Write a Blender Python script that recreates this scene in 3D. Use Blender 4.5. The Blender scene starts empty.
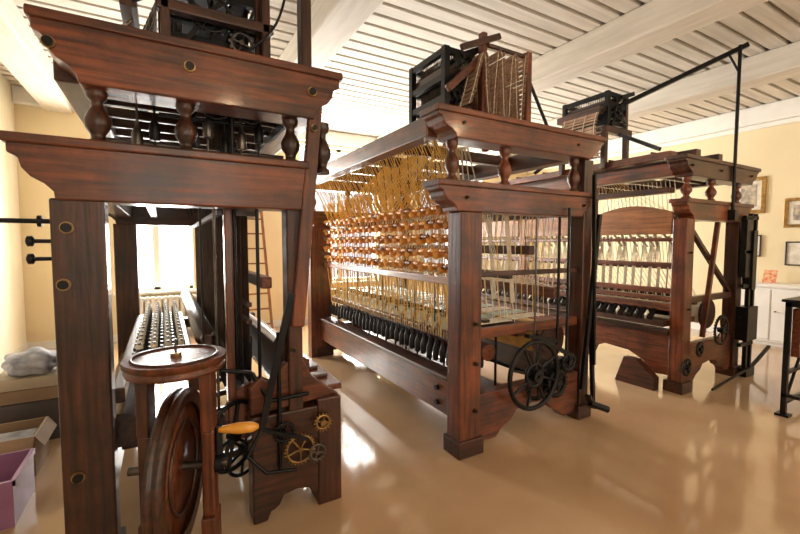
import bpy, math, random
from mathutils import Vector, Matrix
random.seed(7)
S=bpy.context.scene
# ---------------------------------------------------------------- materials
def newmat(name):
    m=bpy.data.materials.new(name); m.use_nodes=True
    nt=m.node_tree; b=nt.nodes['Principled BSDF']
    return m,nt,b
def mat(name,c1,c2=None,rough=.5,metal=0,scale=6,bump=0,stretch=(1,1,1),coat=0,detail=4,r2=None,patina=0):
    m,nt,b=newmat(name)
    c2=c2 or tuple(x*.75 for x in c1)
    tc=nt.nodes.new('ShaderNodeTexCoord'); mp=nt.nodes.new('ShaderNodeMapping')
    mp.inputs['Scale'].default_value=stretch
    nt.links.new(tc.outputs['Object'],mp.inputs['Vector'])
    n=nt.nodes.new('ShaderNodeTexNoise'); n.inputs['Scale'].default_value=scale; n.inputs['Detail'].default_value=detail
    nt.links.new(mp.outputs[0],n.inputs['Vector'])
    cr=nt.nodes.new('ShaderNodeValToRGB')
    cr.color_ramp.elements[0].position=.32; cr.color_ramp.elements[0].color=(*c2,1)
    cr.color_ramp.elements[1].position=.68; cr.color_ramp.elements[1].color=(*c1,1)
    nt.links.new(n.outputs['Fac'],cr.inputs['Fac']); out=cr.outputs[0]
    if patina:
        n2=nt.nodes.new('ShaderNodeTexNoise'); n2.inputs['Scale'].default_value=3.2; n2.inputs['Detail'].default_value=6; n2.inputs['Roughness'].default_value=.65
        nt.links.new(tc.outputs['Object'],n2.inputs['Vector'])
        c3=nt.nodes.new('ShaderNodeValToRGB'); lo=1-patina
        c3.color_ramp.elements[0].position=.36; c3.color_ramp.elements[0].color=(lo,lo,lo,1)
        c3.color_ramp.elements[1].position=.62; c3.color_ramp.elements[1].color=(1,1,1,1)
        nt.links.new(n2.outputs['Fac'],c3.inputs['Fac'])
        mx=nt.nodes.new('ShaderNodeMix'); mx.data_type='RGBA'; mx.blend_type='MULTIPLY'; mx.inputs[0].default_value=1
        nt.links.new(out,mx.inputs[6]); nt.links.new(c3.outputs[0],mx.inputs[7]); out=mx.outputs[2]
    nt.links.new(out,b.inputs['Base Color'])
    b.inputs['Roughness'].default_value=rough; b.inputs['Metallic'].default_value=metal
    b.inputs['Coat Weight'].default_value=coat; b.inputs['Coat Roughness'].default_value=.12
    if r2 is not None:
        mr=nt.nodes.new('ShaderNodeMapRange'); mr.inputs['To Min'].default_value=rough; mr.inputs['To Max'].default_value=r2
        nt.links.new(n.outputs['Fac'],mr.inputs['Value']); nt.links.new(mr.outputs[0],b.inputs['Roughness'])
    if bump:
        bp=nt.nodes.new('ShaderNodeBump'); bp.inputs['Strength'].default_value=bump; bp.inputs['Distance'].default_value=.01
        nt.links.new(n.outputs['Fac'],bp.inputs['Height']); nt.links.new(bp.outputs[0],b.inputs['Normal'])
    return m
def woodset(name,c1,c2,rough=.30,coat=.2,patina=.6):
    out=[]
    for i,ax in enumerate('XYZ'):
        st=[38,38,38]; st[i]=2.4
        out.append(mat(name+'_'+ax,c1,c2,rough,0,1.0,.22,tuple(st),coat,7,rough+.2,patina))
    return out
WD=woodset('walnut',(.105,.029,.010),(.020,.0065,.0035))
WR=woodset('redwood_beam',(.25,.062,.018),(.060,.016,.006))
WL=woodset('honey_wood',(.42,.165,.045),(.20,.070,.020),.35,.2,.35)
AMB=mat('amber_bobbin',(.95,.46,.06),(.55,.20,.02),.3,0,9,coat=.3)
IRON=mat('black_iron',(.016,.015,.016),(.008,.008,.009),.38,.6,8)
STEEL=mat('worn_steel',(.16,.14,.125),(.06,.05,.045),.35,.9,10)
BRASS=mat('aged_brass',(.40,.25,.10),(.20,.12,.05),.35,1,10)
CORDY=mat('yellow_cord',(.95,.62,.16),(.75,.42,.08),.6,0,12)
CORDW=mat('white_thread',(.86,.80,.66),(.70,.62,.47),.8,0,12)
CORDB=mat('brown_cord',(.075,.038,.025),(.03,.018,.013),.8,0,12)
LEAD=mat('lead_weight',(.05,.045,.045),(.02,.018,.018),.45,.3,15)
CLOTH=mat('pale_silk',(.50,.64,.58),(.26,.38,.34),.55,0,25,stretch=(1,8,1))
CLOTHW=mat('white_silk',(.84,.79,.68),(.64,.58,.46),.6,0,14)
CARD=mat('jacquard_card',(.46,.30,.20),(.24,.14,.09),.7,0,14)
WALL=mat('cream_plaster',(.82,.70,.46),(.77,.65,.42),.8,0,1.2,.05)
WALLW=mat('white_plaster',(.90,.86,.74),(.84,.79,.66),.8,0,1.2,.05)
CEIL=mat('limewashed_board',(.68,.63,.55),(.50,.45,.38),.7,0,1.6,.1,(.5,9,9))
BEAM=mat('whitewashed_beam',(.72,.67,.59),(.60,.55,.47),.7,0,3,.1,(6,.6,6))
CEILD=mat('ceiling_gap',(.38,.33,.27),(.26,.22,.18),.8,0,3)
FLOOR=mat('polished_screed',(.56,.385,.235),(.44,.275,.15),.03,0,1.1,.006,detail=6,r2=.12,coat=.5)
WPAINT=mat('white_paint',(.85,.84,.80),(.78,.77,.72),.4,0,3)
GOLD=mat('gilt',(.45,.27,.08),(.26,.14,.04),.35,.6,20)
PAPER=mat('picture_print',(.62,.52,.38),(.22,.20,.17),.6,0,14,detail=6)
PAPERL=mat('pale_print',(.80,.76,.66),(.60,.55,.45),.6,0,10)
BOXM=mat('cardboard',(.34,.22,.13),(.24,.15,.08),.8,0,4)
BOXC=mat('cream_carton',(.58,.48,.34),(.45,.36,.25),.8,0,4)
BOXD=mat('dark_carton',(.09,.07,.07),(.05,.04,.04),.6,0,4)
PINK=mat('mauve_plastic',(.36,.17,.30),(.27,.12,.22),.4,0,4)
GREY=mat('grey_cloth',(.55,.55,.57),(.20,.20,.23),.8,0,9,.4)
REDP=mat('red_print',(.65,.10,.06),(.75,.55,.3),.5,0,25)

# ---------------------------------------------------------------- mesh builder
class MB:
    def __init__(s): s.v=[];s.f=[];s.mi=[];s.sm=[];s.mats=[]
    def add(s,vs,fs,m,smooth=False):
        if isinstance(m,list): m=m[2]
        if m not in s.mats: s.mats.append(m)
        k=s.mats.index(m); o=len(s.v)
        s.v+= [tuple(v) for v in vs]
        for f in fs:
            s.f.append(tuple(i+o for i in f)); s.mi.append(k); s.sm.append(smooth)
    def pick(s,m,d):
        if isinstance(m,list):
            a=[abs(c) for c in d]; return m[a.index(max(a))]
        return m
    def box(s,x0,x1,y0,y1,z0,z1,m):
        m=s.pick(m,(x1-x0,y1-y0,z1-z0))
        v=[(x,y,z) for x in(x0,x1) for y in(y0,y1) for z in(z0,z1)]
        s.add(v,[(0,1,3,2),(4,6,7,5),(0,4,5,1),(2,3,7,6),(0,2,6,4),(1,5,7,3)],m)
    def bar(s,p,q,w,h,m,up=(0,0,1)):
        p=Vector(p);q=Vector(q);d=(q-p).normalized();m=s.pick(m,d)
        u=Vector(up)
        if abs(d.dot(u))>.97: u=Vector((0,1,0))
        r=d.cross(u).normalized()*w/2; t=r.normalized().cross(d)*h/2
        v=[a+b for a in(p,q) for b in(-r-t,r-t,r+t,-r+t)]
        s.add(v,[(3,2,1,0),(4,5,6,7),(0,1,5,4),(1,2,6,5),(2,3,7,6),(3,0,4,7)],m)
    def cyl(s,p,q,r,m,n=10,r2=None):
        s.lathe(p,q,[(0,r),(1,r if r2 is None else r2)],m,n)
    def lathe(s,p,q,prof,m,n=14,caps=True):
        p=Vector(p);q=Vector(q);d=q-p;m=s.pick(m,d);a=d.normalized()
        u=Vector((0,0,1)) if abs(a.z)<.9 else Vector((1,0,0))
        e=a.cross(u).normalized();g=a.cross(e)
        vs=[];fs=[]
        for t,r in prof:
            for i in range(n):
                th=2*math.pi*i/n
                vs.append(p+d*t+e*r*math.cos(th)+g*r*math.sin(th))
        for k in range(len(prof)-1):
            for i in range(n):
                j=(i+1)%n
                fs.append((k*n+i,k*n+j,(k+1)*n+j,(k+1)*n+i))
        s.add(vs,fs,m,n>5)
        if caps:
            s.add(vs[:n],[tuple(range(n))],m); s.add(vs[-n:],[tuple(range(n))[::-1]],m)
    def prism(s,pts,a,b,m,plane='XZ'):
        n=len(pts)
        f={'XZ':lambda u,v,w:(u,w,v),'YZ':lambda u,v,w:(w,u,v),'XY':lambda u,v,w:(u,v,w)}[plane]
        vs=[f(u,v,a) for u,v in pts]+[f(u,v,b) for u,v in pts]
        fs=[tuple(range(n)),tuple(range(n,2*n))[::-1]]+[(i,i+n,(i+1)%n+n,(i+1)%n) for i in range(n)]
        s.add(vs,fs,s.pick(m,(1,0,0) if plane=='XZ' else (0,1,0)))
    def ring(s,c,nrm,R,r,m,n=28,k=6):
        c=Vector(c);a=Vector(nrm).normalized()
        u=Vector((0,0,1)) if abs(a.z)<.9 else Vector((1,0,0))
        e=a.cross(u).normalized();g=a.cross(e);vs=[];fs=[]
        for i in range(n):
            th=2*math.pi*i/n;o=e*math.cos(th)+g*math.sin(th)
            for j in range(k):
                ph=2*math.pi*j/k
                vs.append(c+o*(R+r*math.cos(ph))+a*r*math.sin(ph))
        for i in range(n):
            for j in range(k):
                fs.append((i*k+j,i*k+(j+1)%k,((i+1)%n)*k+(j+1)%k,((i+1)%n)*k+j))
        s.add(vs,fs,m,True)
    def wheel(s,c,nrm,R,r,m,spokes=6,hub=.04,w=.02):
        c=Vector(c);a=Vector(nrm).normalized();s.ring(c,a,R,r,m)
        u=Vector((0,0,1)) if abs(a.z)<.9 else Vector((1,0,0))
        e=a.cross(u).normalized();g=a.cross(e)
        s.cyl(c-a*hub,c+a*hub,hub,m,12)
        for i in range(spokes):
            th=2*math.pi*i/spokes+.3
            s.cyl(c,c+(e*math.cos(th)+g*math.sin(th))*R,w/2,m,6)
    def gear(s,c,nrm,R,r,m,teeth=24,spokes=5,hub=.02,w=.014):
        s.wheel(c,nrm,R,r,m,spokes,hub,w)
        c=Vector(c);a=Vector(nrm).normalized()
        u=Vector((0,0,1)) if abs(a.z)<.9 else Vector((1,0,0))
        e=a.cross(u).normalized();g=a.cross(e)
        for i in range(teeth):
            th=2*math.pi*i/teeth;d=e*math.cos(th)+g*math.sin(th)
            s.bar(c+d*(R+r*.5),c+d*(R+r*1.9),R*3.14/teeth,r*1.4,m,up=a)
    def pipe(s,pts,r,m,n=6):
        for a,b in zip(pts,pts[1:]): s.cyl(a,b,r,m,n)
    def build(s,name,parent=None,bevel=0):
        me=bpy.data.meshes.new(name); me.from_pydata(s.v,[],s.f)
        for mm in s.mats: me.materials.append(mm)
        me.polygons.foreach_set('material_index',s.mi); me.polygons.foreach_set('use_smooth',s.sm)
        me.update()
        import bmesh
        bm=bmesh.new(); bm.from_mesh(me); bmesh.ops.recalc_face_normals(bm,faces=bm.faces); bm.to_mesh(me); bm.free()
        o=bpy.data.objects.new(name,me); S.collection.objects.link(o)
        if parent: o.parent=parent
        if bevel:
            b=o.modifiers.new('bevel','BEVEL'); b.width=bevel; b.segments=2; b.limit_method='ANGLE'; b.angle_limit=math.radians(50)
        return o
def empty(name):
    e=bpy.data.objects.new(name,None); S.collection.objects.link(e); e.empty_display_size=.2; return e

# ---------------------------------------------------------------- room
X0,X1,Y0,Y1,H=-1.8,8.6,-2.5,8.0,3.9
m=MB(); m.box(X0-.2,X1+.2,Y0-.2,Y1+.2,-.12,0,FLOOR); m.build('floor')
m=MB(); m.box(X0-.2,X1+.2,Y0-.2,Y1+.2,H,H+.12,CEILD)
y=Y0+.05
while y<Y1-.1:
    m.box(X0,X1,y,y+.15,H-.05,H,CEIL); y+=.20
m.build('ceiling')
m=MB()
for bx in(-1.3,1.45,4.15,6.35):
    m.box(bx-.17,bx+.17,Y0,Y1,H-.34,H-.05,BEAM)
m.build('trim_ceiling_beams',bevel=.02)
def wallx(name,ya,yb,holes,mt):
    m=MB(); xs=X0-.2
    for a,b,c,d in holes:
        m.box(xs,a,ya,yb,0,H,mt); m.box(a,b,ya,yb,0,c,mt); m.box(a,b,ya,yb,d,H,mt); xs=b
    m.box(xs,X1+.2,ya,yb,0,H,mt); m.build(name)
BW=[(-.65,.45,.8,3.2),(2.35,4.1,.8,3.55),(5.2,7.0,.8,3.55)]
FILLW=[(-.6,1.2,.8,3.4),(3.0,4.8,.8,3.4),(6.2,8.0,.8,3.4)]  # unseen front-wall openings, added to carry fill light
wallx('wall_back',Y1,Y1+.3,BW,WALL)
wallx('wall_front',Y0-.3,Y0,FILLW,WALL)
m=MB(); m.box(X0-.2,X0,Y0,Y1,0,H,WALLW); m.build('wall_left')
m=MB(); m.box(X1,X1+.2,Y0,Y1,0,H,WALL); m.build('wall_right')
def win(i,a,b,c,d,y,sg):
    e=empty('window_%d'%i); m=MB(); t=.06
    m.box(a,a+t,y,y+.08,c,d,WPAINT);m.box(b-t,b,y,y+.08,c,d,WPAINT)
    m.box(a,b,y,y+.08,c,c+t,WPAINT);m.box(a,b,y,y+.08,d-t,d,WPAINT)
    mid=(a+b)/2; m.box(mid-.05,mid+.05,y,y+.08,c,d,WPAINT)
    for k in range(1,4):
        z=c+(d-c)*k/4; m.box(a,b,y+.02,y+.06,z-.018,z+.018,WPAINT)
    m.build('sash',e,.004)
    m=MB(); m.box(a-.06,b+.06,y-(.22 if sg>0 else -.1),y-(.1 if sg>0 else -.3),c-.04,c,WPAINT); m.build('sill',e)
for i,(a,b,c,d) in enumerate(BW): win(i+1,a,b,c,d,Y1+.15,1)
for i,(a,b,c,d) in enumerate(FILLW): win(i+4,a,b,c,d,Y0-.23,-1)  # sashes for the added, unseen front openings
m=MB(); m.box(X1-.06,X1,Y0,Y1,H-.42,H-.34,WPAINT);m.box(X1-.12,X1,Y0,Y1,H-.34,H-.05,WPAINT); m.build('trim_cornice_right',bevel=.02)
m=MB(); m.box(X0,X1,Y1-.1,Y1,H-.3,H-.05,WPAINT); m.build('trim_cornice_back',bevel=.02)
m=MB(); m.box(X0,X1-.02,Y1-.02,Y1,0,.12,WPAINT); m.build('baseboard_back')
m=MB(); m.box(X1-.02,X1,Y0,Y1,0,.12,WPAINT); m.build('baseboard_right')
m=MB(); m.box(X0,X0+.02,Y0,Y1-.02,0,.12,WPAINT); m.build('baseboard_left')

# ---------------------------------------------------------------- loom parts
def scroll(m,xa,xb,z0,z1,ya,yb,mt,left=True,right=True):
    h=z1-z0; pts=[]
    prof=[(0,1),(0,.72),(.035,.66),(.045,.50),(.075,.36),(.12,.26),(.15,.14),(.155,0)]
    L=[(xa+a,z0+b*h) for a,b in prof] if left else [(xa,z1),(xa,z0)]
    R=[(xb-a,z0+b*h) for a,b in prof] if right else [(xb,z1),(xb,z0)]
    m.prism(L+R[::-1],ya,yb,mt)
    m.box(xa-.015 if left else xa,xb+.015 if right else xb,ya-.018,yb+.018,z1-.035,z1+.008,mt)
BAL=[(0,.045),(.08,.045),(.12,.028),(.2,.03),(.32,.05),(.45,.055),(.58,.042),(.68,.026),(.78,.024),(.84,.04),(.9,.044),(1,.044)]
def apron(m,xa,xb,ya,yb,zt,mt,zb=.0,arch=.22):
    w=xb-xa; pts=[(xa,zt),(xa,zb),(xa+.16*w,zb),(xa+.2*w,zb+.05),(xa+.24*w,zb+arch*.4),(xa+.3*w,zb+arch*.55),(xa+.35*w,zb+arch*.9)]
    pts+=[(xa+.5*w,zb+arch)]+[(xa+xb-x,z) for x,z in pts[::-1][:-1]]+[(xb,zt)]
    m.prism(pts,ya,yb,mt)
def bolt(m,x,y,z,r=.026):
    m.cyl((x,y,z),(x,y-.012,z),r,BRASS,16); m.cyl((x,y-.008,z),(x,y-.024,z),r*.78,IRON,12)
def jacq(e,cx,cy,z0,w=.5,d=.7,h=.6,nm='jacquard_head',side=True):
    m=MB()
    for sx in(-1,1):
        for sy in(-1,1):
            m.box(cx+sx*w/2-.025,cx+sx*w/2+.025,cy+sy*d/2-.025,cy+sy*d/2+.025,z0,z0+h,WD if sx>0 else IRON)
    for z in(z0+.05,z0+h*.35,z0+h*.62,z0+h-.03):
        for sy in(-1,1): m.box(cx-w/2,cx+w/2,cy+sy*d/2-.02,cy+sy*d/2+.02,z-.025,z+.025,IRON)
        for sx in(-1,1): m.box(cx+sx*w/2-.02,cx+sx*w/2+.02,cy-d/2,cy+d/2,z-.025,z+.025,IRON)
    n=22
    for i in range(n):
        for j in range(5):
            x=cx-w*.38+w*.76*j/4; y=cy-d*.44+d*.88*i/(n-1)
            m.cyl((x,y,z0+.03),(x,y,z0+h*.95),.004,IRON if j%2 else STEEL,4)
    m.box(cx-w*.44,cx+w*.44,cy-d*.46,cy+d*.46,z0+h*.66,z0+h*.78,WD)
    m.box(cx-w*.44,cx+w*.44,cy-d*.46,cy+d*.46,z0+h*.14,z0+h*.24,IRON)
    m.box(cx-w*.30,cx+w*.30,cy-d*.46,cy+d*.46,z0+h*.40,z0+h*.46,WD)
    m.cyl((cx,cy-d/2-.08,z0+h-.06),(cx,cy+d/2+.08,z0+h-.06),.022,IRON,10)
    m.bar((cx-w*.3,cy-d/2-.05,z0+h-.10),(cx+w*.75,cy-d/2-.05,z0+h+.03),.02,.05,IRON)
    m.gear((cx-.02,cy-d/2-.04,z0+h*.42),(0,1,0),min(w,d)*.2,.011,IRON,18,6,.02,.014)
    m.gear((cx+w*.28,cy-d/2-.04,z0+h*.22),(0,1,0),min(w,d)*.11,.009,STEEL,12,4,.015,.012)
    m.bar((cx-w*.4,cy-d/2-.03,z0+.02),(cx+w*.4,cy-d/2-.03,z0+h*.9),.02,.025,IRON)
    if side:
        for sy in(-1,1): m.bar((cx-w/2,cy+sy*d/2,z0+h*.55),(cx-w*.8,cy+sy*d/2,z0+h*.40),.02,.04,IRON)
        m.box(cx-w*.82-.04,cx-w*.82+.04,cy-d/2,cy+d/2,z0+h*.34,z0+h*.34+.08,WD)
    m.build(nm,e)
def cards(e,path,ya,yb,nm='punched_card_chain'):
    m=MB(); pitch=.042; carry=0
    for a,b in zip(path,path[1:]):
        a=Vector((a[0],0,a[1]));b=Vector((b[0],0,b[1]));L=(b-a).length;d=(b-a)/L;t=carry
        while t<L:
            p=a+d*t;q=a+d*min(t+.034,L+.02)
            m.bar((p.x,(ya+yb)/2,p.z),(q.x,(ya+yb)/2,q.z),yb-ya,.003,CARD,up=(-d.z,0,d.x))
            t+=pitch
        carry=t-L
        for y in(ya+.03,ya+(yb-ya)*.35,ya+(yb-ya)*.65,yb-.03):
            m.cyl((a.x,y,a.z),(b.x,y,b.z),.005,CORDW,4)
    m.build(nm,e)
def smooth(pts,k=6):
    out=[]
    for i in range(len(pts)-1):
        p0=pts[max(i-1,0)];p1=pts[i];p2=pts[i+1];p3=pts[min(i+2,len(pts)-1)]
        for j in range(k):
            t=j/k
            out.append(tuple(.5*((2*b)+(-a+c)*t+(2*a-5*b+4*c-d)*t*t+(-a+3*b-3*c+d)*t**3) for a,b,c,d in zip(p0,p1,p2,p3)))
    out.append(pts[-1]); return out
BOB=[(0,.016),(.06,.026),(.12,.026),(.16,.014),(.3,.020),(.5,.023),(.7,.020),(.84,.014),(.88,.026),(.94,.026),(1,.016)]
BOTTLE=[(0,.024),(.1,.028),(.55,.028),(.72,.018),(.85,.010),(1,.010)]

# ================================================================= LOOM 1 (left foreground)
L1=empty('jacquard_loom')
f=MB(); x0,x1,y0,y1=-.33,.78,2.42,5.1
for yy in(y0,y1):
    f.box(x0-.10,x0+.10,yy-.08,yy+.08,0,1.80,WD); f.box(x0-.12,x0+.12,yy-.10,yy+.10,0,.12,WD)
    scroll(f,-.56,.74,1.79,2.06,yy-.09,yy+.09,WR if yy==y0 else WD,True,False)
    scroll(f,-.46,.93,2.31,2.59,yy-.10,yy+.10,WR if yy==y0 else WD,True,True)
f.box(.64,.74,y1-.06,y1+.06,0,1.8,WD)
f.box(.615,.70,2.36,2.48,.55,1.80,WD)
f.bar((.80,2.36,2.48),(.66,2.33,1.12),.075,.05,WR)
f.box(.30,.345,2.50,2.56,.5,1.80,WR)
apron(f,.40,.90,2.35,2.49,.62,WD,0,.14)
f.box(.78,.93,2.34,2.50,.0,.66,WD)
f.prism([(.40,.62),(.40,.78),(.46,.84),(.52,.80),(.60,.90),(.70,.92),(.76,.80),(.93,.66)],2.38,2.44,WR)
f.box(.80,.93,2.5,5.1,.36,.66,WD); f.box(.72,.98,2.45,5.0,.66,.70,WR)
for k in range(12): f.box(.76,.94,2.6+k*.2,2.68+k*.2,.70,.725,WD)
f.box(x0-.07,x0+.07,2.5,5.02,.22,.48,WD)
f.box(x0-.07,x0+.07,2.5,5.02,1.86,2.04,WD); f.box(.60,.72,2.5,5.02,1.86,2.04,WD)
f.box(-.42,-.28,2.5,5.02,2.36,2.54,WD); f.box(.72,.86,2.5,5.02,2.36,2.54,WD)
for k in range(9):
    yy=2.75+k*.27; f.box(-.30,.73,yy-.025,yy+.025,2.42,2.48,WD)
for xx in(-.1,.12,.34): f.box(xx-.035,xx+.035,2.5,5.02,2.48,2.56,WD)
f.box(.50,.56,2.5,5.0,1.33,1.40,WR); f.box(-.1,-.04,2.6,5.0,1.86,1.92,WD)
f.box(.10,.16,2.5,5.0,.78,.86,WD); f.box(-.25,-.19,2.5,5.0,.78,.86,WD)
f.box(-.25,.9,4.9,5.0,.70,.80,WD); f.box(-.25,.9,2.9,2.96,.36,.46,WD)
f.prism([(2.45,.70),(2.45,1.02),(2.52,1.06),(2.7,.96),(5.0,.96),(5.0,.70)],.60,.66,WD,'YZ')
f.box(.73,.79,2.40,2.50,2.59,3.35,WD); f.box(.02,.07,2.60,2.66,2.56,3.30,WD); f.box(.55,.60,2.60,2.66,2.56,3.30,WD)
f.box(.0,.62,2.60,2.66,2.86,2.92,WD); f.box(-.1,.70,2.58,3.6,2.57,2.66,WD)
for k in range(5): f.bar((.22,3.0+k*.42,.12),(.62,2.9+k*.42,.20),.05,.05,WD)
f.build('frame',L1,.009)
t=MB()
for xx in(-.25,.12,.66,):
    for yy in(y0,y1): t.lathe((xx,yy,2.06),(xx,yy,2.32),[(a,b*1.0) for a,b in BAL],WD,20)
t.lathe((.85,2.42,2.02),(.85,2.42,2.32),BAL,WD,16)
t.lathe((.20,2.55,1.05),(.20,4.95,1.05),[(0,.03),(.03,.03),(.04,.055),(.96,.055),(.97,.03),(1,.03)],WD,20)
t.cyl((.72,2.52,.82),(.72,4.95,.82),.07,WR,18)
t.cyl((-.22,2.55,.62),(-.22,4.95,.62),.09,WD,18)
t.cyl((.45,2.56,.60),(.45,4.9,.60),.10,WD,20); t.cyl((.45,2.52,.60),(.45,2.56,.60),.17,WR,26)
t.build('turned_parts',L1)
b=MB(); yf=2.34
for x,z in((-.37,1.67),(-.39,1.415),(-.37,.52)): bolt(b,x,yf,z,.027)
for x,z in((-.40,2.46),(.14,2.47),(.76,2.46)): bolt(b,x,2.32,z,.026)
bolt(b,.77,2.325,2.26,.020); bolt(b,.64,2.36,.98,.018)
for z,xe,r in((1.70,-.64,.011),(1.61,-.50,.009),(1.53,-.50,.009)):
    b.cyl((-.43,2.42,z),(xe,2.42,z),r,IRON,8)
    b.lathe((xe,2.42,z),(xe-.03,2.42,z),[(0,.012),(.2,.024),(.8,.024),(1,.01)],IRON,12)
b.cyl((-.47,2.42,1.70),(-.485,2.42,1.70),.026,IRON,12)
b.gear((.66,2.31,.40),(0,1,0),.078,.008,BRASS,26,5,.016,.014)
b.gear((.80,2.31,.53),(0,1,0),.040,.009,BRASS,16,4,.018,.012)
b.gear((.57,2.31,.52),(0,1,0),.050,.008,IRON,18,4,.016,.012)
b.gear((.76,2.30,.36),(0,1,0),.045,.007,STEEL,16,4,.012,.01)
b.bar((.62,2.30,1.32),(.44,2.28,.58),.035,.02,IRON)
b.bar((.44,2.28,.58),(.70,2.29,.46),.03,.018,IRON)
b.cyl((.55,2.33,.3),(.55,2.33,1.1),.012,IRON,8)
b.pipe([(.44,2.28,.58),(.36,2.25,.46),(.45,2.22,.36),(.62,2.25,.32)],.010,IRON)
b.cyl((.46,2.40,.45),(.46,2.40,1.80),.010,IRON,8)
b.cyl((.25,2.5,.5),(.25,2.5,1.86),.008,STEEL,8); b.cyl((.18,2.5,.9),(.18,2.5,1.86),.006,IRON,8)
b.cyl((.36,2.55,.8),(.36,2.55,2.4),.012,IRON,8)
b.pipe(smooth([(.70,2.5,3.2),(.62,2.55,2.9),(.45,2.6,2.72),(.3,2.7,2.7)]),.008,IRON)
b.wheel((.32,2.46,.50),(.6,-.8,0),.19,.014,IRON,6,.03,.02)
b.wheel((.40,2.60,.34),(.6,-.8,0),.15,.012,IRON,6,.03,.018)
b.pipe([(.26,2.42,.9),(.42,2.42,.86),(.5,2.36,.7),(.72,2.32,.72)],.012,IRON)
for k in range(7): b.bar((.95,2.6+k*.33,.55),(1.0,2.6+k*.33,.42),.03,.02,IRON)
for k in range(6):
    b.cyl((.50,2.7+k*.3,.20),(.52,2.7+k*.3,.95),.006,STEEL,6)
# pulleys, tie rods and hanging springs between the two top beams
for k,x in enumerate((-.10,-.02,.24,.33,.42,.52)):
    b.cyl((x,2.62,2.0),(x,2.62,2.56),.007,IRON if k%2 else STEEL,6)
    b.lathe((x,2.60,2.10+.05*(k%3)),(x,2.60,2.24+.05*(k%3)),BOTTLE,IRON if k%2 else STEEL,10)
for x in(.28,.47): b.wheel((x,2.58,2.36),(0,1,0),.055,.012,IRON,5,.02,.012)
b.cyl((.0,2.62,2.30),(.60,2.62,2.30),.012,IRON,8)
b.cyl((-.30,2.75,2.16),(.70,2.75,2.16),.014,STEEL,8)
for k in range(9): b.bar((.16,2.75+k*.25,2.50),(.24,2.75+k*.25,1.86),.02,.012,WD if k%2 else IRON)
b.build('ironwork',L1)
h=MB()
for sx,ya,n in((.30,2.62,80),(.35,2.6,80),(.40,2.6,80),(.44,2.6,80)):
    for i in range(n):
        y=ya+(4.85-ya)*i/(n-1)
        h.cyl((.32+.03*(i%4),2.9+.35*i/n,2.45),(sx,y,1.78),.0025,CORDB,4)
        h.cyl((sx,y,1.78),(sx,y,1.0),.0035,CORDB,4)
        h.cyl((sx,y,1.0),(sx,y,.74),.006,LEAD,4)
h.box(.27,.50,2.55,4.95,1.76,1.79,WD)
for z in(1.22,1.12): h.box(.42,.45,2.55,4.95,z,z+.025,WD)
h.build('harness_cords',L1)
c=MB()
for i in range(15):
    for j in range(4):
        x=-.14+.075*j;y=2.9+i*.14
        c.lathe((x,y,.86),(x,y,1.0),BOTTLE,LEAD,8); c.cyl((x,y,.965),(x,y,.99),.02,CORDW,8)
    c.box(-.2,.12,2.95+i*.14,2.98+i*.14,.84,.87,WD)
c.build('bobbin_creel',L1)
jacq(L1,.30,3.10,2.66,.52,.75,.66)
cards(L1,smooth([(-.10,2.9),(-.2,2.78),(-.16,2.70),(-.08,2.8),(.0,3.0)]),2.85,3.3)

# winding wheel in front of loom 1
W=empty('hand_cranked_winding_wheel'); C=Vector((.035,2.00,0)); n=Vector((.95,-.31,0)).normalized()
m=MB(); tt=MB()
tt.lathe((C.x,C.y,1.045),(C.x,C.y,1.115),[(0,.15),(.15,.19),(.35,.195),(.45,.185),(.6,.185),(.7,.20),(1,.20)],WR,48)
tt.ring((C.x,C.y,1.117),(0,0,1),.165,.006,WD,40)
tt.cyl((C.x,C.y,1.115),(C.x,C.y,1.19),.005,STEEL,8); tt.cyl((C.x,C.y,1.115),(C.x,C.y,1.13),.022,BRASS,14)
for s_,w in((.125,.085),(-.125,.075)):
    p=C+n*s_; u=Vector((-n.y,n.x,0))
    wd_=WR if s_>0 else WD
    m.bar((p.x,p.y,.78),(p.x,p.y,1.05),w+.015,.05,wd_,up=(n.x,n.y,0))
    m.bar((p.x,p.y,.40),(p.x,p.y,.78),w,.05,wd_,up=(n.x,n.y,0))
    m.bar((p.x,p.y,.0),(p.x,p.y,.40),w+.03,.06,wd_,up=(n.x,n.y,0))
    a=p-u*.28;c2=p+u*.28
    m.bar((a.x,a.y,.04),(c2.x,c2.y,.04),.07,.08,WD)
q=C+n*.125;r_=C-n*.125
m.bar((q.x,q.y,.22),(r_.x,r_.y,.22),.07,.06,WD)
hub=C+Vector((0,0,.62))
tt.lathe(hub-n*.03,hub+n*.03,[(0,.27),(0.02,.335),(.35,.335),(.5,.318),(.65,.335),(.98,.335),(1,.27)],WD,48,caps=False)
tt.lathe(hub-n*.015,hub+n*.015,[(0,.0),(0.01,.275),(.99,.275),(1,.0)],WR,40)
tt.ring(hub+n*.02,n,.19,.008,WD,40); tt.ring(hub-n*.02,n,.19,.008,WD,40)
tt.cyl(hub-n*.2,hub+n*.2,.018,STEEL,12); tt.cyl(hub+n*.14,hub+n*.18,.04,IRON,14)
cr=hub+n*.165+Vector((0,0,.15))
m.bar(hub+n*.165,cr+Vector((0,0,.02)),.03,.014,IRON)
tt.lathe(cr,cr+n*.17,[(0,.012),(.1,.016),(.5,.026),(.85,.023),(1,.010)],AMB,16)
m.build('stand',W,.008); tt.build('turned_wheel_and_top',W)

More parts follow.
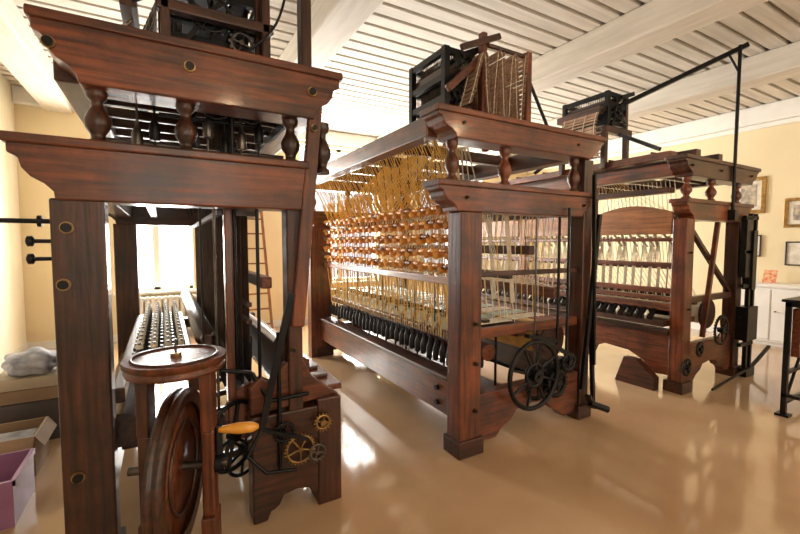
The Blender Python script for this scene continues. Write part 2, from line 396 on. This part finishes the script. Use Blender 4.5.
# ================================================================= LOOM 2 (centre)
L2=empty('jacquard_loom.001'); x0,x1,y0,y1=1.96,3.30,2.42,5.6
f=MB()
for yy in(y0,y1):
    f.box(x0-(.10 if yy==y0 else .2),x0+.10,yy-.08,yy+.08,0,1.83,WR); f.box(x0-.12,x0+.12,yy-.10,yy+.10,0,.13,WD)
    f.box(x1-.06,x1+.06,yy-.07,yy+.07,0,2.34,WD); f.box(x1-.09,x1+.09,yy-.09,yy+.09,0,.13,WD)
    scroll(f,1.66,3.36,1.83,2.04,yy-.09,yy+.09,WR,True,True)
    scroll(f,1.64,3.46,2.34,2.54,yy-.10,yy+.10,WR,True,True)
    apron(f,x0+.1,x1-.06,yy-.05,yy+.05,.44,WR,.06,.2)
f.box(x0-.07,x0+.06,y0+.08,y1-.08,.25,.55,WR); f.box(x0-.10,x0+.07,y0+.08,y1-.08,.53,.57,WD)
f.box(x1-.05,x1+.05,y0+.07,y1-.07,.25,.5,WD)
f.box(1.68,1.82,y0+.1,y1-.1,2.38,2.53,WR); f.box(x1-.06,x1+.08,y0+.1,y1-.1,2.36,2.53,WD)
f.box(x1-.05,x1+.05,y0+.07,y1-.07,1.85,2.02,WD)
for yy in(2.75,3.3,3.9,4.5,5.1): f.box(1.8,x1,yy-.04,yy+.04,2.42,2.52,WD)
f.box(1.95,2.0,y0+.08,y1-.08,1.27,1.33,WL); f.box(2.20,2.24,y0+.08,y1-.08,1.90,1.95,WL)
f.box(2.06,2.12,y0+.08,y1-.08,.78,.84,WD); f.box(2.6,2.7,y0+.08,y1-.08,.80,.92,WR)
f.box(3.05,3.12,y0+.08,y1-.08,1.1,1.2,WR); f.box(2.50,2.56,y0+.1,y1-.1,1.30,1.36,WD)
f.box(2.75,2.82,y0+.1,y1-.1,1.5,1.58,WD)
f.box(x0+.1,x1-.06,y0-.03,y0+.03,.86,.94,WR); f.box(x0+.1,x1-.06,y1-.03,y1+.03,.86,.94,WR)
f.box(x0+.1,x1-.06,y0-.02,y0+.03,1.34,1.38,WD)
f.box(2.02,2.6,y0+.1,y1-.1,.30,.34,WD)
f.box(2.27,2.32,2.60,2.66,2.5,3.30,WR); f.box(2.74,2.80,2.57,2.63,2.5,3.24,WR)
f.box(2.27,2.32,3.1,3.15,2.5,3.25,WR); f.box(2.74,2.80,3.1,3.15,2.5,3.20,WR)
f.bar((1.95,2.64,2.80),(2.3,2.64,3.12),.04,.06,WR)
f.bar((2.05,2.60,3.12),(2.45,2.60,3.30),.035,.05,WD)
f.build('frame',L2,.008)
t=MB()
for xx in(1.83,2.35,3.18):
    for yy in(y0,y1): t.lathe((xx,yy,2.05),(xx,yy,2.34),BAL,WR,20)
t.cyl((3.05,y0+.1,.72),(3.05,y1-.1,.72),.13,WD,22); t.cyl((3.05,y0+.16,.72),(3.05,y1-.16,.72),.15,CORDY,22)
t.cyl((3.05,y0+.11,.72),(3.05,y0+.15,.72),.19,WD,26)
t.cyl((2.30,y0+.1,.70),(2.30,y1-.1,.70),.07,WR,20)
t.cyl((2.32,2.6,3.2),(2.76,2.6,3.2),.018,WD,10)
t.build('turned_parts',L2)
b=MB()
for z in(.70,.34,1.0): bolt(b,x0+.04,y0-.08,z,.020)
for x,z in((1.86,2.45),(3.1,2.44),(3.2,1.93),(1.9,1.93)): bolt(b,x,y0-.09,z,.015)
for x,z in((x0-.03,.44),(x0-.03,.32)): b.cyl((x-.03,y0+.25,z),(x-.06,y0+.25,z),.022,IRON,12)
bb=(2.56,2.27,.54)
b.ring(bb,(0,1,0),.27,.020,IRON,44); b.wheel(bb,(0,1,0),.265,.012,IRON,8,.05,.024); b.ring(bb,(0,1,0),.09,.016,IRON)
b.gear((2.66,2.32,.44),(0,1,0),.12,.012,IRON,26,5,.02,.016)
b.gear((2.86,2.29,.42),(0,1,0),.10,.014,IRON,26,6,.03,.016)
b.gear((3.00,2.29,.58),(0,1,0),.07,.012,IRON,20,5,.025,.014)
b.cyl((2.56,2.22,.54),(2.56,2.9,.54),.018,IRON,10)
b.box(2.76,3.02,2.32,2.35,.34,.60,IRON)
b.bar((2.86,2.30,.78),(2.50,2.30,.86),.05,.03,IRON); b.bar((2.62,2.30,.85),(3.05,2.30,.62),.04,.03,IRON)
b.bar((3.42,2.32,1.86),(3.20,2.30,.30),.035,.03,IRON)
b.bar((3.42,2.40,1.2),(3.34,2.28,.12),.03,.03,IRON)
b.bar((3.30,2.30,2.2),(3.36,2.30,.5),.02,.03,IRON)
b.cyl((2.86,2.3,.75),(2.86,2.3,1.82),.012,IRON,8); b.cyl((2.62,2.33,.55),(2.62,2.33,1.82),.008,STEEL,8)
b.cyl((2.98,2.3,.55),(2.98,2.3,1.9),.012,IRON,8)
b.bar((3.22,2.25,.25),(3.38,2.3,.10),.05,.03,IRON); b.cyl((3.30,2.28,.16),(3.44,2.20,.10),.03,IRON,10)
for i in range(9): b.cyl((2.12,2.7+i*.34,1.25),(2.12,2.7+i*.34,.84),.006,STEEL,6)
for i in range(12): b.cyl((2.45,2.6+i*.25,.34),(2.45,2.6+i*.25,.9),.012,IRON,6)
for x in(2.0,2.9): b.bar((x,2.7,2.56),(x+.02,3.2,2.60),.04,.03,IRON)
b.cyl((2.80,2.6,3.0),(3.1,2.6,2.56),.015,IRON,8)
b.build('ironwork',L2)
h=MB()
N=76
for i in range(N):
    s_=i/(N-1); y=2.60+(5.48-2.60)*s_; j=random.uniform(-.04,.04)
    ty=2.9+1.3*s_
    h.cyl((2.25,ty,2.50),(2.03,y+j,1.93),.0040,CORDY,4)
    if i%2: h.cyl((2.40,ty+.15,2.50),(2.16,y,1.93),.0036,CORDW,4)
    h.cyl((1.79,y,2.40),(2.04,y+j*2,1.93),.0045,CORDY,4)
    if i%2==0: h.cyl((1.80,max(2.6,y-.45),2.40),(2.10,y,1.93),.0036,CORDB if i%4 else CORDY,4)
    h.cyl((2.04,y+j*2,1.93),(2.04,y,.80),.0042,CORDY if i%3 else CORDW,4)
    if i%2: h.cyl((2.14,y,1.93),(2.14,y+.01,.93),.004,CORDY,4)
    if i%3==0: h.cyl((1.99,y,1.27),(2.06,y+.03,.80),.006,CORDY,5)
# knotted gathered groups above each bobbin row
for i in range(19):
    y=2.60+i*.154
    for k in range(5): h.cyl((1.98,y,1.90),(1.90,y-.06+.03*k,2.12),.004,CORDY,4)
    h.cyl((1.98,y,1.92),(1.98,y,1.84),.014,CORDY,6)
for i in range(34):
    y=2.7+i*.08
    h.cyl((2.45,3.0+.012*i,2.5),(2.55+.1*(i%3),y,1.33),.0045,CORDW,4)
for i in range(36):
    y=2.55+i*.083
    h.cyl((2.55,y,1.33),(2.62,y,.92),.006,CORDW,4); h.cyl((3.08,y,1.2),(2.60,y,1.34),.005,CORDW,4)
    h.cyl((3.2,y,1.95),(3.08,y,1.15),.006,CORDW,4); h.cyl((2.78,y,1.92),(2.78,y+.02,1.55),.004,CORDW,4)
for i in range(14):
    x=2.12+i*.07
    h.cyl((x,2.56,1.86),(x+.10,2.62,.92),.004,CORDW if i%2 else CORDY,4)
for i in range(8):
    h.bar((2.65+i*.07,2.7+.3*i,1.85),(2.80+i*.05,2.75+.3*i,1.05),.05,.004,CLOTHW)
h.build('harness_cords',L2)
a=MB()
for r in range(5):
    z=1.39+r*.118
    a.cyl((1.995,2.54,z),(1.995,5.5,z),.009,AMB,8)
    for i in range(19):
        y=2.56+i*.154+(.06 if r%2 else 0)+random.uniform(-.02,.02)
        a.lathe((1.93,y,z-.006+random.uniform(-.012,.012)),(2.10,y+.03,z+.012),[(u,v*1.15) for u,v in BOB],AMB,10)
        a.lathe((1.955,y+.025,z+.03),(1.955,y+.14,z+.03+random.uniform(-.01,.01)),[(u,v*.9) for u,v in BOB],WL[1] if (i+r)%4==0 else AMB,8)
a.build('amber_bobbins',L2)
w=MB()
for i in range(30):
    y=2.6+i*.098
    for k,x in enumerate((2.03,2.13,2.24,2.36)):
        zz=.60-.02*k+random.uniform(-.02,.02)
        w.lathe((x,y+.03*k,zz),(x,y+.03*k,zz+.17),BOTTLE,LEAD,8)
w.build('lead_weights',L2)
c=MB()
for i in range(14):
    y=2.58+i*.21
    c.box(2.14,2.62,y,y+.15,.925,.935,CLOTH if i%3 else CLOTHW)
    c.bar((2.14,y+.07,.93),(2.10,y+.07,.85),.14,.006,CLOTH,up=(1,0,0))
    c.cyl((2.14,y+.175,.955),(2.34,y+.175,.955),.014,IRON,8); c.box(2.3,2.36,y,y+.2,.936,.96,WD)
    c.box(2.62,3.04,y,y+.15,.94,.946,CLOTH if i%2 else CLOTHW)
c.build('woven_silk_strips',L2)
jacq(L2,2.14,3.0,2.56,.26,.50,.62,side=False)
P2=[(2.12,2.70),(2.17,2.85),(2.24,3.08),(2.28,3.10),(2.30,2.85),(2.33,2.62),(2.37,2.62),(2.39,2.9),(2.42,3.16)]
cards(L2,smooth(P2),2.55,2.98)
P3=[(2.46,3.16),(2.48,2.85),(2.50,2.62),(2.54,2.60),(2.56,2.9),(2.58,3.14),(2.61,3.14),(2.63,2.85),(2.65,2.60),(2.68,2.60),(2.70,2.9),(2.73,3.2)]
cards(L2,smooth(P3),2.55,2.98,'punched_card_chain_outer')

# ================================================================= LOOM 3 (right, back)
L3=empty('jacquard_loom.002'); x0,x1,y0,y1=4.80,5.98,2.28,5.7
f=MB()
for yy in(y0,y1):
    f.box(x0-.08,x0+.08,yy-.07,yy+.07,0,1.86,WR); f.box(x0-.11,x0+.11,yy-.10,yy+.10,0,.12,WD)
    f.box(x1-.07,x1+.07,yy-.07,yy+.07,0,1.86,WD); f.box(x1-.1,x1+.1,yy-.10,yy+.10,0,.12,WD)
    scroll(f,4.68,6.2,1.85,2.06,yy-.08,yy+.08,WR)
    scroll(f,4.60,6.32,2.30,2.50,yy-.09,yy+.09,WD)
    apron(f,x0+.08,x1-.07,yy-.04,yy+.04,.50,WR,.08,.18)
for yy in(3.37,4.5): f.box(x0-.05,x0+.05,yy-.06,yy+.06,.5,2.30,WL)
f.box(4.72,4.86,y0+.09,y1-.09,2.32,2.46,WR); f.box(5.9,6.04,y0+.09,y1-.09,2.32,2.46,WD)
f.box(4.66,4.78,y0+.09,y1-.09,2.14,2.20,WD)
f.box(4.66,4.80,y0+.09,y1-.09,2.50,2.58,WR); f.box(5.0,5.1,y0,y1,2.5,2.62,WD); f.box(5.5,5.6,y0,y1,2.5,2.62,WD)
f.box(5.92,6.03,y0+.08,y1-.08,1.88,2.02,WD)
for k in range(8): f.box(4.86,5.9,2.6+k*.4,2.66+k*.4,2.34,2.42,WD)
for za,zb in((1.62,1.66),(1.34,1.39),(1.05,1.11),(.86,.94)): f.box(x0-.045,x0+.01,y0+.07,y1-.07,za,zb,WR)
f.box(x0-.06,x0+.0,y0+.07,y1-.07,.97,1.02,WR)
f.box(5.1,5.16,y0+.07,y1-.07,1.3,1.36,WR); f.box(5.2,5.28,y0+.05,y1-.05,.9,1.0,WD)
for z in(.95,): f.box(x0+.08,x1-.07,y0-.03,y0+.03,z,z+.07,WD)
f.bar((4.88,2.28,1.80),(5.9,2.28,1.02),.05,.05,WD); f.bar((5.2,2.24,.55),(5.45,2.24,1.84),.04,.05,WR)
pts=[(2.35,.62),(2.35,.16),(2.55,.14),(2.62,.26),(2.8,.34),(3.1,.36),(3.24,.30),(3.30,.16),(3.5,.16),(3.56,.3),(3.8,.36),(4.8,.36),(5.1,.3),(5.2,.16),(5.63,.16),(5.63,.62)]
f.prism(pts,4.74,4.84,WR,'YZ')
f.box(4.70,4.88,2.36,5.63,.60,.65,WD); f.box(4.62,5.3,2.36,5.63,.70,.76,WD)
f.prism([(2.40,.0),(2.40,.14),(2.6,.3),(2.75,.3),(2.85,.0)],4.56,4.66,WD,'YZ')
for ya,yb in((2.37,3.30),(3.44,4.43),(4.57,5.6)):
    L=[(ya,1.70)]
    for k in range(13):
        s_=k/12; L.append((ya+(yb-ya)*s_,1.94+.09*math.sin(math.pi*s_)))
    L.append((yb,1.70)); f.prism(L,4.74,4.78,WL,'YZ')
f.build('frame',L3,.007)
t=MB()
for xx in(4.82,5.35,5.98):
    for yy in(y0,y1): t.lathe((xx,yy,2.07),(xx,yy,2.30),BAL,WR,16)
t.cyl((5.7,y0+.16,.75),(5.7,y1-.16,.75),.13,CORDW,22)
for yy in(y0+.12,y1-.15): t.cyl((5.7,yy,.75),(5.7,yy+.03,.75),.18,WD,26)
t.cyl((4.95,y0+.1,.84),(4.95,y1-.1,.84),.06,WD,18)
t.build('turned_parts',L3)
h=MB()
i=0; y=2.44
while y<5.6:
    j=random.uniform(-.06,.06)
    for k in range(6):
        h.bar((4.80+.01*k,y,1.68),(4.82,y-.055+.022*k+j,1.39),.013,.003,CLOTHW)
    h.bar((4.80,y+.04,1.70),(4.80,y-.02+j,1.56),.055,.004,CLOTHW)
    h.bar((4.83,y,1.34),(4.84,y+.015,1.10),.065 if i%3 else .03,.004,CLOTHW)
    h.bar((4.84,y+.03,1.05),(4.85,y+.03,.94),.03,.004,CORDW)
    h.cyl((4.9,y,1.08),(4.92,y,.86),.004,CORDW,4)
    for q_ in(0,.05):
        h.cyl((4.9,y+q_,2.3),(5.13,y+q_,1.33),.004,CORDW,4); h.cyl((5.13,y+q_,1.33),(5.6,y+q_,.84),.005,CORDW,4)
    h.cyl((5.05,3.4+.1*i/30,2.55),(4.95,y,1.9),.0035,CORDY,4)
    y+=.095;i+=1
h.build('thread_bundles',L3)
b=MB()
for i in range(28):
    y=2.5+i*.112
    b.bar((4.60,y,.78),(4.76,y+.03,.86),.045,.035,IRON)
    b.lathe((4.66,y+.05,.76),(4.66,y+.05,.86),BOTTLE,LEAD if i%3 else CORDW,8)
for x,z in((4.72,2.4),(5.35,2.4),(6.1,2.4),(4.8,1.5),(4.8,.9)): bolt(b,x,y0-.09 if z>2 else y0-.07,z,.014)
for x in(6.02,6.14): b.box(x-.018,x+.018,2.12,2.16,.08,1.95,IRON)
for z in(1.9,1.5,1.1,.7,.4): b.box(5.85,6.18,2.12,2.16,z-.02,z+.02,IRON)
b.box(5.98,6.20,2.10,2.18,.0,.10,IRON)
b.box(6.02,6.12,2.1,2.2,1.05,1.75,IRON); b.box(5.9,6.16,2.08,2.2,.45,.85,IRON); b.box(5.88,6.0,2.12,2.18,1.2,1.9,IRON)
b.gear((5.45,2.16,.62),(0,1,0),.15,.012,IRON,30,6,.03,.016)
b.gear((4.72,2.16,.30),(0,1,0),.07,.012,IRON,18,6,.03,.012); b.gear((4.98,2.16,.46),(0,1,0),.06,.012,IRON,16,6,.02,.01)
b.bar((6.15,2.14,.06),(6.6,2.10,.30),.03,.03,IRON); b.bar((6.0,2.1,.1),(5.1,2.08,.02),.02,.02,IRON)
b.cyl((5.62,2.17,1.9),(5.62,2.17,3.80),.018,IRON,10)
b.bar((4.80,3.30,3.20),(5.68,2.12,3.80),.045,.05,IRON)
b.cyl((5.55,2.25,3.72),(5.62,2.17,3.5),.012,IRON,8)
b.box(5.58,5.66,2.13,2.24,1.86,1.98,IRON)
b.bar((4.70,2.5,2.62),(4.90,3.2,3.0),.03,.04,IRON); b.bar((4.66,4.2,2.60),(4.90,3.7,3.0),.03,.04,IRON)
for k in range(5): b.cyl((4.72,2.6+k*.5,2.60),(5.5,2.7+k*.5,2.66),.012,IRON,6)
b.build('ironwork',L3)
f=MB()
for xx in(4.62,5.05): 
    for yy in(3.1,3.7): f.box(xx-.03,xx+.03,yy-.03,yy+.03,2.5,3.0,WD)
f.box(4.58,5.1,3.05,3.12,2.92,3.0,WD); f.box(4.58,5.1,3.68,3.75,2.92,3.0,WD)
f.build('head_support',L3,.005)
jacq(L3,4.84,3.40,3.0,.36,.6,.42)
cards(L3,smooth([(4.50,3.15),(4.45,2.95),(4.5,2.68),(4.58,2.64),(4.62,2.8),(4.6,2.95)]),3.1,3.6)

# ---------------------------------------------------------------- room contents
e=empty('iron_trestle_stand'); m=MB(); o_=.10
for x in(4.86+o_,5.6+o_):
    m.box(x-.02,x+.02,1.43,1.47,0,1.06,IRON); m.box(x-.02,x+.02,1.03,1.07,0,1.06,IRON); m.box(x-.02,x+.02,1.03,1.47,1.02,1.06,IRON)
    m.box(x-.02,x+.02,1.03,1.47,.18,.21,IRON); m.box(x-.05,x+.05,1.40,1.50,0,.02,IRON); m.box(x-.05,x+.05,1.0,1.1,0,.02,IRON)
for z in(.12,.40,1.04): m.box(4.86+o_,5.6+o_,1.44,1.47,z-.015,z+.015,IRON)
m.bar((4.98,1.45,.12),(5.68,1.45,1.0),.02,.02,IRON); m.build('iron_legs',e)
m=MB(); m.box(5.02,5.7,1.38,1.44,.55,1.0,WR); m.box(4.94,5.74,1.0,1.5,1.06,1.085,IRON); m.build('wooden_panel',e,.005)

def frame_pic(name,y,z,w,h,fm,pm,t=.035):
    e=empty(name); m=MB(); x=X1-.035
    m.box(x,X1,y-w/2,y+w/2,z+h/2-t,z+h/2,fm);m.box(x,X1,y-w/2,y+w/2,z-h/2,z-h/2+t,fm)
    m.box(x,X1,y-w/2,y-w/2+t,z-h/2+t,z+h/2-t,fm);m.box(x,X1,y+w/2-t,y+w/2,z-h/2+t,z+h/2-t,fm); m.build('moulding',e,.006)
    m=MB(); m.box(X1-.015,X1,y-w/2+t,y+w/2-t,z-h/2+t,z+h/2-t,PAPERL); m.build('mount',e)
    k=t+.06; m=MB(); m.box(X1-.018,X1-.014,y-w/2+k,y+w/2-k,z-h/2+k,z+h/2-k,pm); m.build('print',e)
frame_pic('picture_frame',3.10,2.40,.46,.60,GOLD,PAPER,.06)
frame_pic('picture_frame.001',2.46,2.08,.34,.46,GOLD,PAPER,.05)
frame_pic('picture_frame.002',3.06,1.56,.32,.36,WD[2],PAPERL,.02)
frame_pic('picture_frame.003',2.42,1.44,.34,.38,WD[2],PAPERL,.02)
e=empty('white_cabinet'); m=MB()
m.box(8.16,8.58,1.7,3.05,.06,.92,WPAINT); m.box(8.12,8.58,1.66,3.09,.92,.97,WPAINT); m.box(8.2,8.58,1.72,3.03,0,.06,WPAINT)
for k in range(3):
    a=1.74+k*.435; m.box(8.14,8.16,a,a+.41,.10,.88,WPAINT); m.cyl((8.14,a+.36,.55),(8.11,a+.36,.55),.012,BRASS,10)
m.build('carcass_and_doors',e,.006)
e=empty('leaflet_display'); m=MB(); m.bar((8.34,2.70,.972),(8.42,2.70,1.17),.17,.012,REDP,up=(1,0,0)); m.box(8.34,8.5,2.62,2.78,.97,.98,WPAINT); m.build('leaflet_stand',e)

e=empty('radiator'); m=MB()
for i in range(18): m.box(-.62+i*.085,-.56+i*.085,7.84,7.94,.12,.72,WPAINT)
for z in(.15,.68): m.cyl((-.62,7.89,z),(.88,7.89,z),.03,WPAINT,10)
m.cyl((-.6,7.89,0),(-.6,7.89,.15),.02,WPAINT,8); m.cyl((.86,7.89,0),(.86,7.89,.15),.02,WPAINT,8)
m.build('radiator_columns',e,.01)
e=empty('wooden_ladder'); m=MB()
m.bar((1.20,7.45,0),(1.28,7.94,2.5),.035,.07,WL); m.bar((1.66,7.45,0),(1.58,7.94,2.5),.035,.07,WL)
for k in range(9):
    t_=(k+.6)/9.3; a=.08*t_; m.bar((1.20+a,7.45+.49*t_,2.5*t_),(1.66-a,7.45+.49*t_,2.5*t_),.05,.025,WL)
m.build('rails_and_rungs',e)

def openbox(name,x,y,z,w,d,h,mt,kind='flaps'):
    e=empty(name); m=MB(); t=.01
    m.box(x,x+w,y,y+t,z,z+h,mt);m.box(x,x+w,y+d-t,y+d,z,z+h,mt);m.box(x,x+t,y+t,y+d-t,z,z+h,mt);m.box(x+w-t,x+w,y+t,y+d-t,z,z+h,mt);m.box(x+t,x+w-t,y+t,y+d-t,z,z+t,mt)
    if kind=='flaps':
        m.bar((x+w/2,y,z+h),(x+w/2,y-.06,z+h-.07),w,.006,mt); m.bar((x+w,y+d/2,z+h),(x+w+.05,y+d/2,z+h-.08),d,.006,mt)
        m.box(x+.05,x+w-.05,y+.05,y+d-.05,z+h*.6,z+h*.8,GREY)
    elif kind=='lid':
        m.box(x-.008,x+w+.008,y-.008,y+d+.008,z+h-.05,z+h,mt)
    else:
        m.box(x-.012,x+w+.012,y-.012,y,z+h-.03,z+h,mt); m.box(x+w,x+w+.012,y-.012,y+d,z+h-.03,z+h,mt)
        m.box(x-.012,x,y-.012,y+d,z+h-.03,z+h,mt)
    m.build('box_body',e)
openbox('cardboard_box',-1.22,3.62,0,.42,.38,.28,BOXM)
openbox('cardboard_box.001',-1.22,4.25,0,.50,.45,.33,BOXD,'lid')
openbox('cardboard_box.002',-1.20,4.28,.33,.44,.38,.10,BOXM,'lid')
openbox('cardboard_box.003',-1.18,4.30,.43,.42,.36,.09,BOXC,'lid')
openbox('plastic_crate',-1.17,3.02,0,.40,.42,.27,PINK,'crate')
import bmesh
bm=bmesh.new(); bmesh.ops.create_icosphere(bm,subdivisions=4,radius=1)
for v in bm.verts:
    p=v.co; q=1+.10*math.sin(7*p.x+3*p.y)+.08*math.sin(9*p.z+5*p.x)
    v.co=Vector((-.97+.20*p.x*q,4.48+.18*p.y*q,.60+max(-.075,.11*p.z*q)))
me=bpy.data.meshes.new('folded_cloth'); bm.to_mesh(me); bm.free(); me.materials.append(GREY)
for p in me.polygons: p.use_smooth=True
o=bpy.data.objects.new('folded_cloth',me); S.collection.objects.link(o)

# ---------------------------------------------------------------- light
def area(name,loc,rot,sx,sy,p,col):
    l=bpy.data.lights.new(name,'AREA'); l.shape='RECTANGLE'; l.size=sx; l.size_y=sy; l.energy=p; l.color=col
    o=bpy.data.objects.new(name,l); S.collection.objects.link(o); o.location=loc; o.rotation_euler=rot
for i,(a,b_,c_,d) in enumerate(BW):
    area('daylight_back_%d'%i,((a+b_)/2,Y1+.35,(c_+d)/2),(math.radians(-90),0,0),b_-a,d-c_,(380,620,400)[i],(1,.97,.91))
for i,(a,b_,c_,d) in enumerate(FILLW):  # area fill added behind the camera, set at the front openings
    area('front_fill_%d'%i,((a+b_)/2,Y0-.35,(c_+d)/2),(math.radians(90),0,0),b_-a,d-c_,(48,48,34)[i],(1,.88,.70))
for i,(x,y) in enumerate(((.8,-1.2),(4.0,-.6),(7.3,-.2))):  # warm fill lights added out of view, each given a hanging fixture
    e=empty('added_fill_lamp' if i==0 else 'added_fill_lamp.%03d'%i)
    m=MB(); m.cyl((x,y,H-.05),(x,y,3.5),.012,BRASS,8); m.lathe((x,y,3.52),(x,y,3.38),[(0,.04),(.4,.14),(1,.2)],WPAINT,24,caps=False); m.build('shade',e)
    l=bpy.data.lights.new('fill_bulb','POINT'); l.energy=(52,48,32)[i]; l.color=(1,.70,.42); l.shadow_soft_size=.08
    o=bpy.data.objects.new('fill_bulb',l); S.collection.objects.link(o); o.location=(x,y,3.36); o.parent=e
wd=bpy.data.worlds.new('World'); S.world=wd; wd.use_nodes=True
bg=wd.node_tree.nodes['Background']; bg.inputs[0].default_value=(.95,.97,1,1); bg.inputs[1].default_value=1.5

cam=bpy.data.cameras.new('camera'); co=bpy.data.objects.new('camera',cam); S.collection.objects.link(co)
co.location=(0,0,1.6); co.rotation_euler=(math.radians(90-3.3),0,math.radians(-30)); cam.lens=18.45; cam.sensor_width=36; cam.clip_start=.05
S.camera=co
S.view_settings.view_transform='Standard'
S.view_settings.exposure=-.1
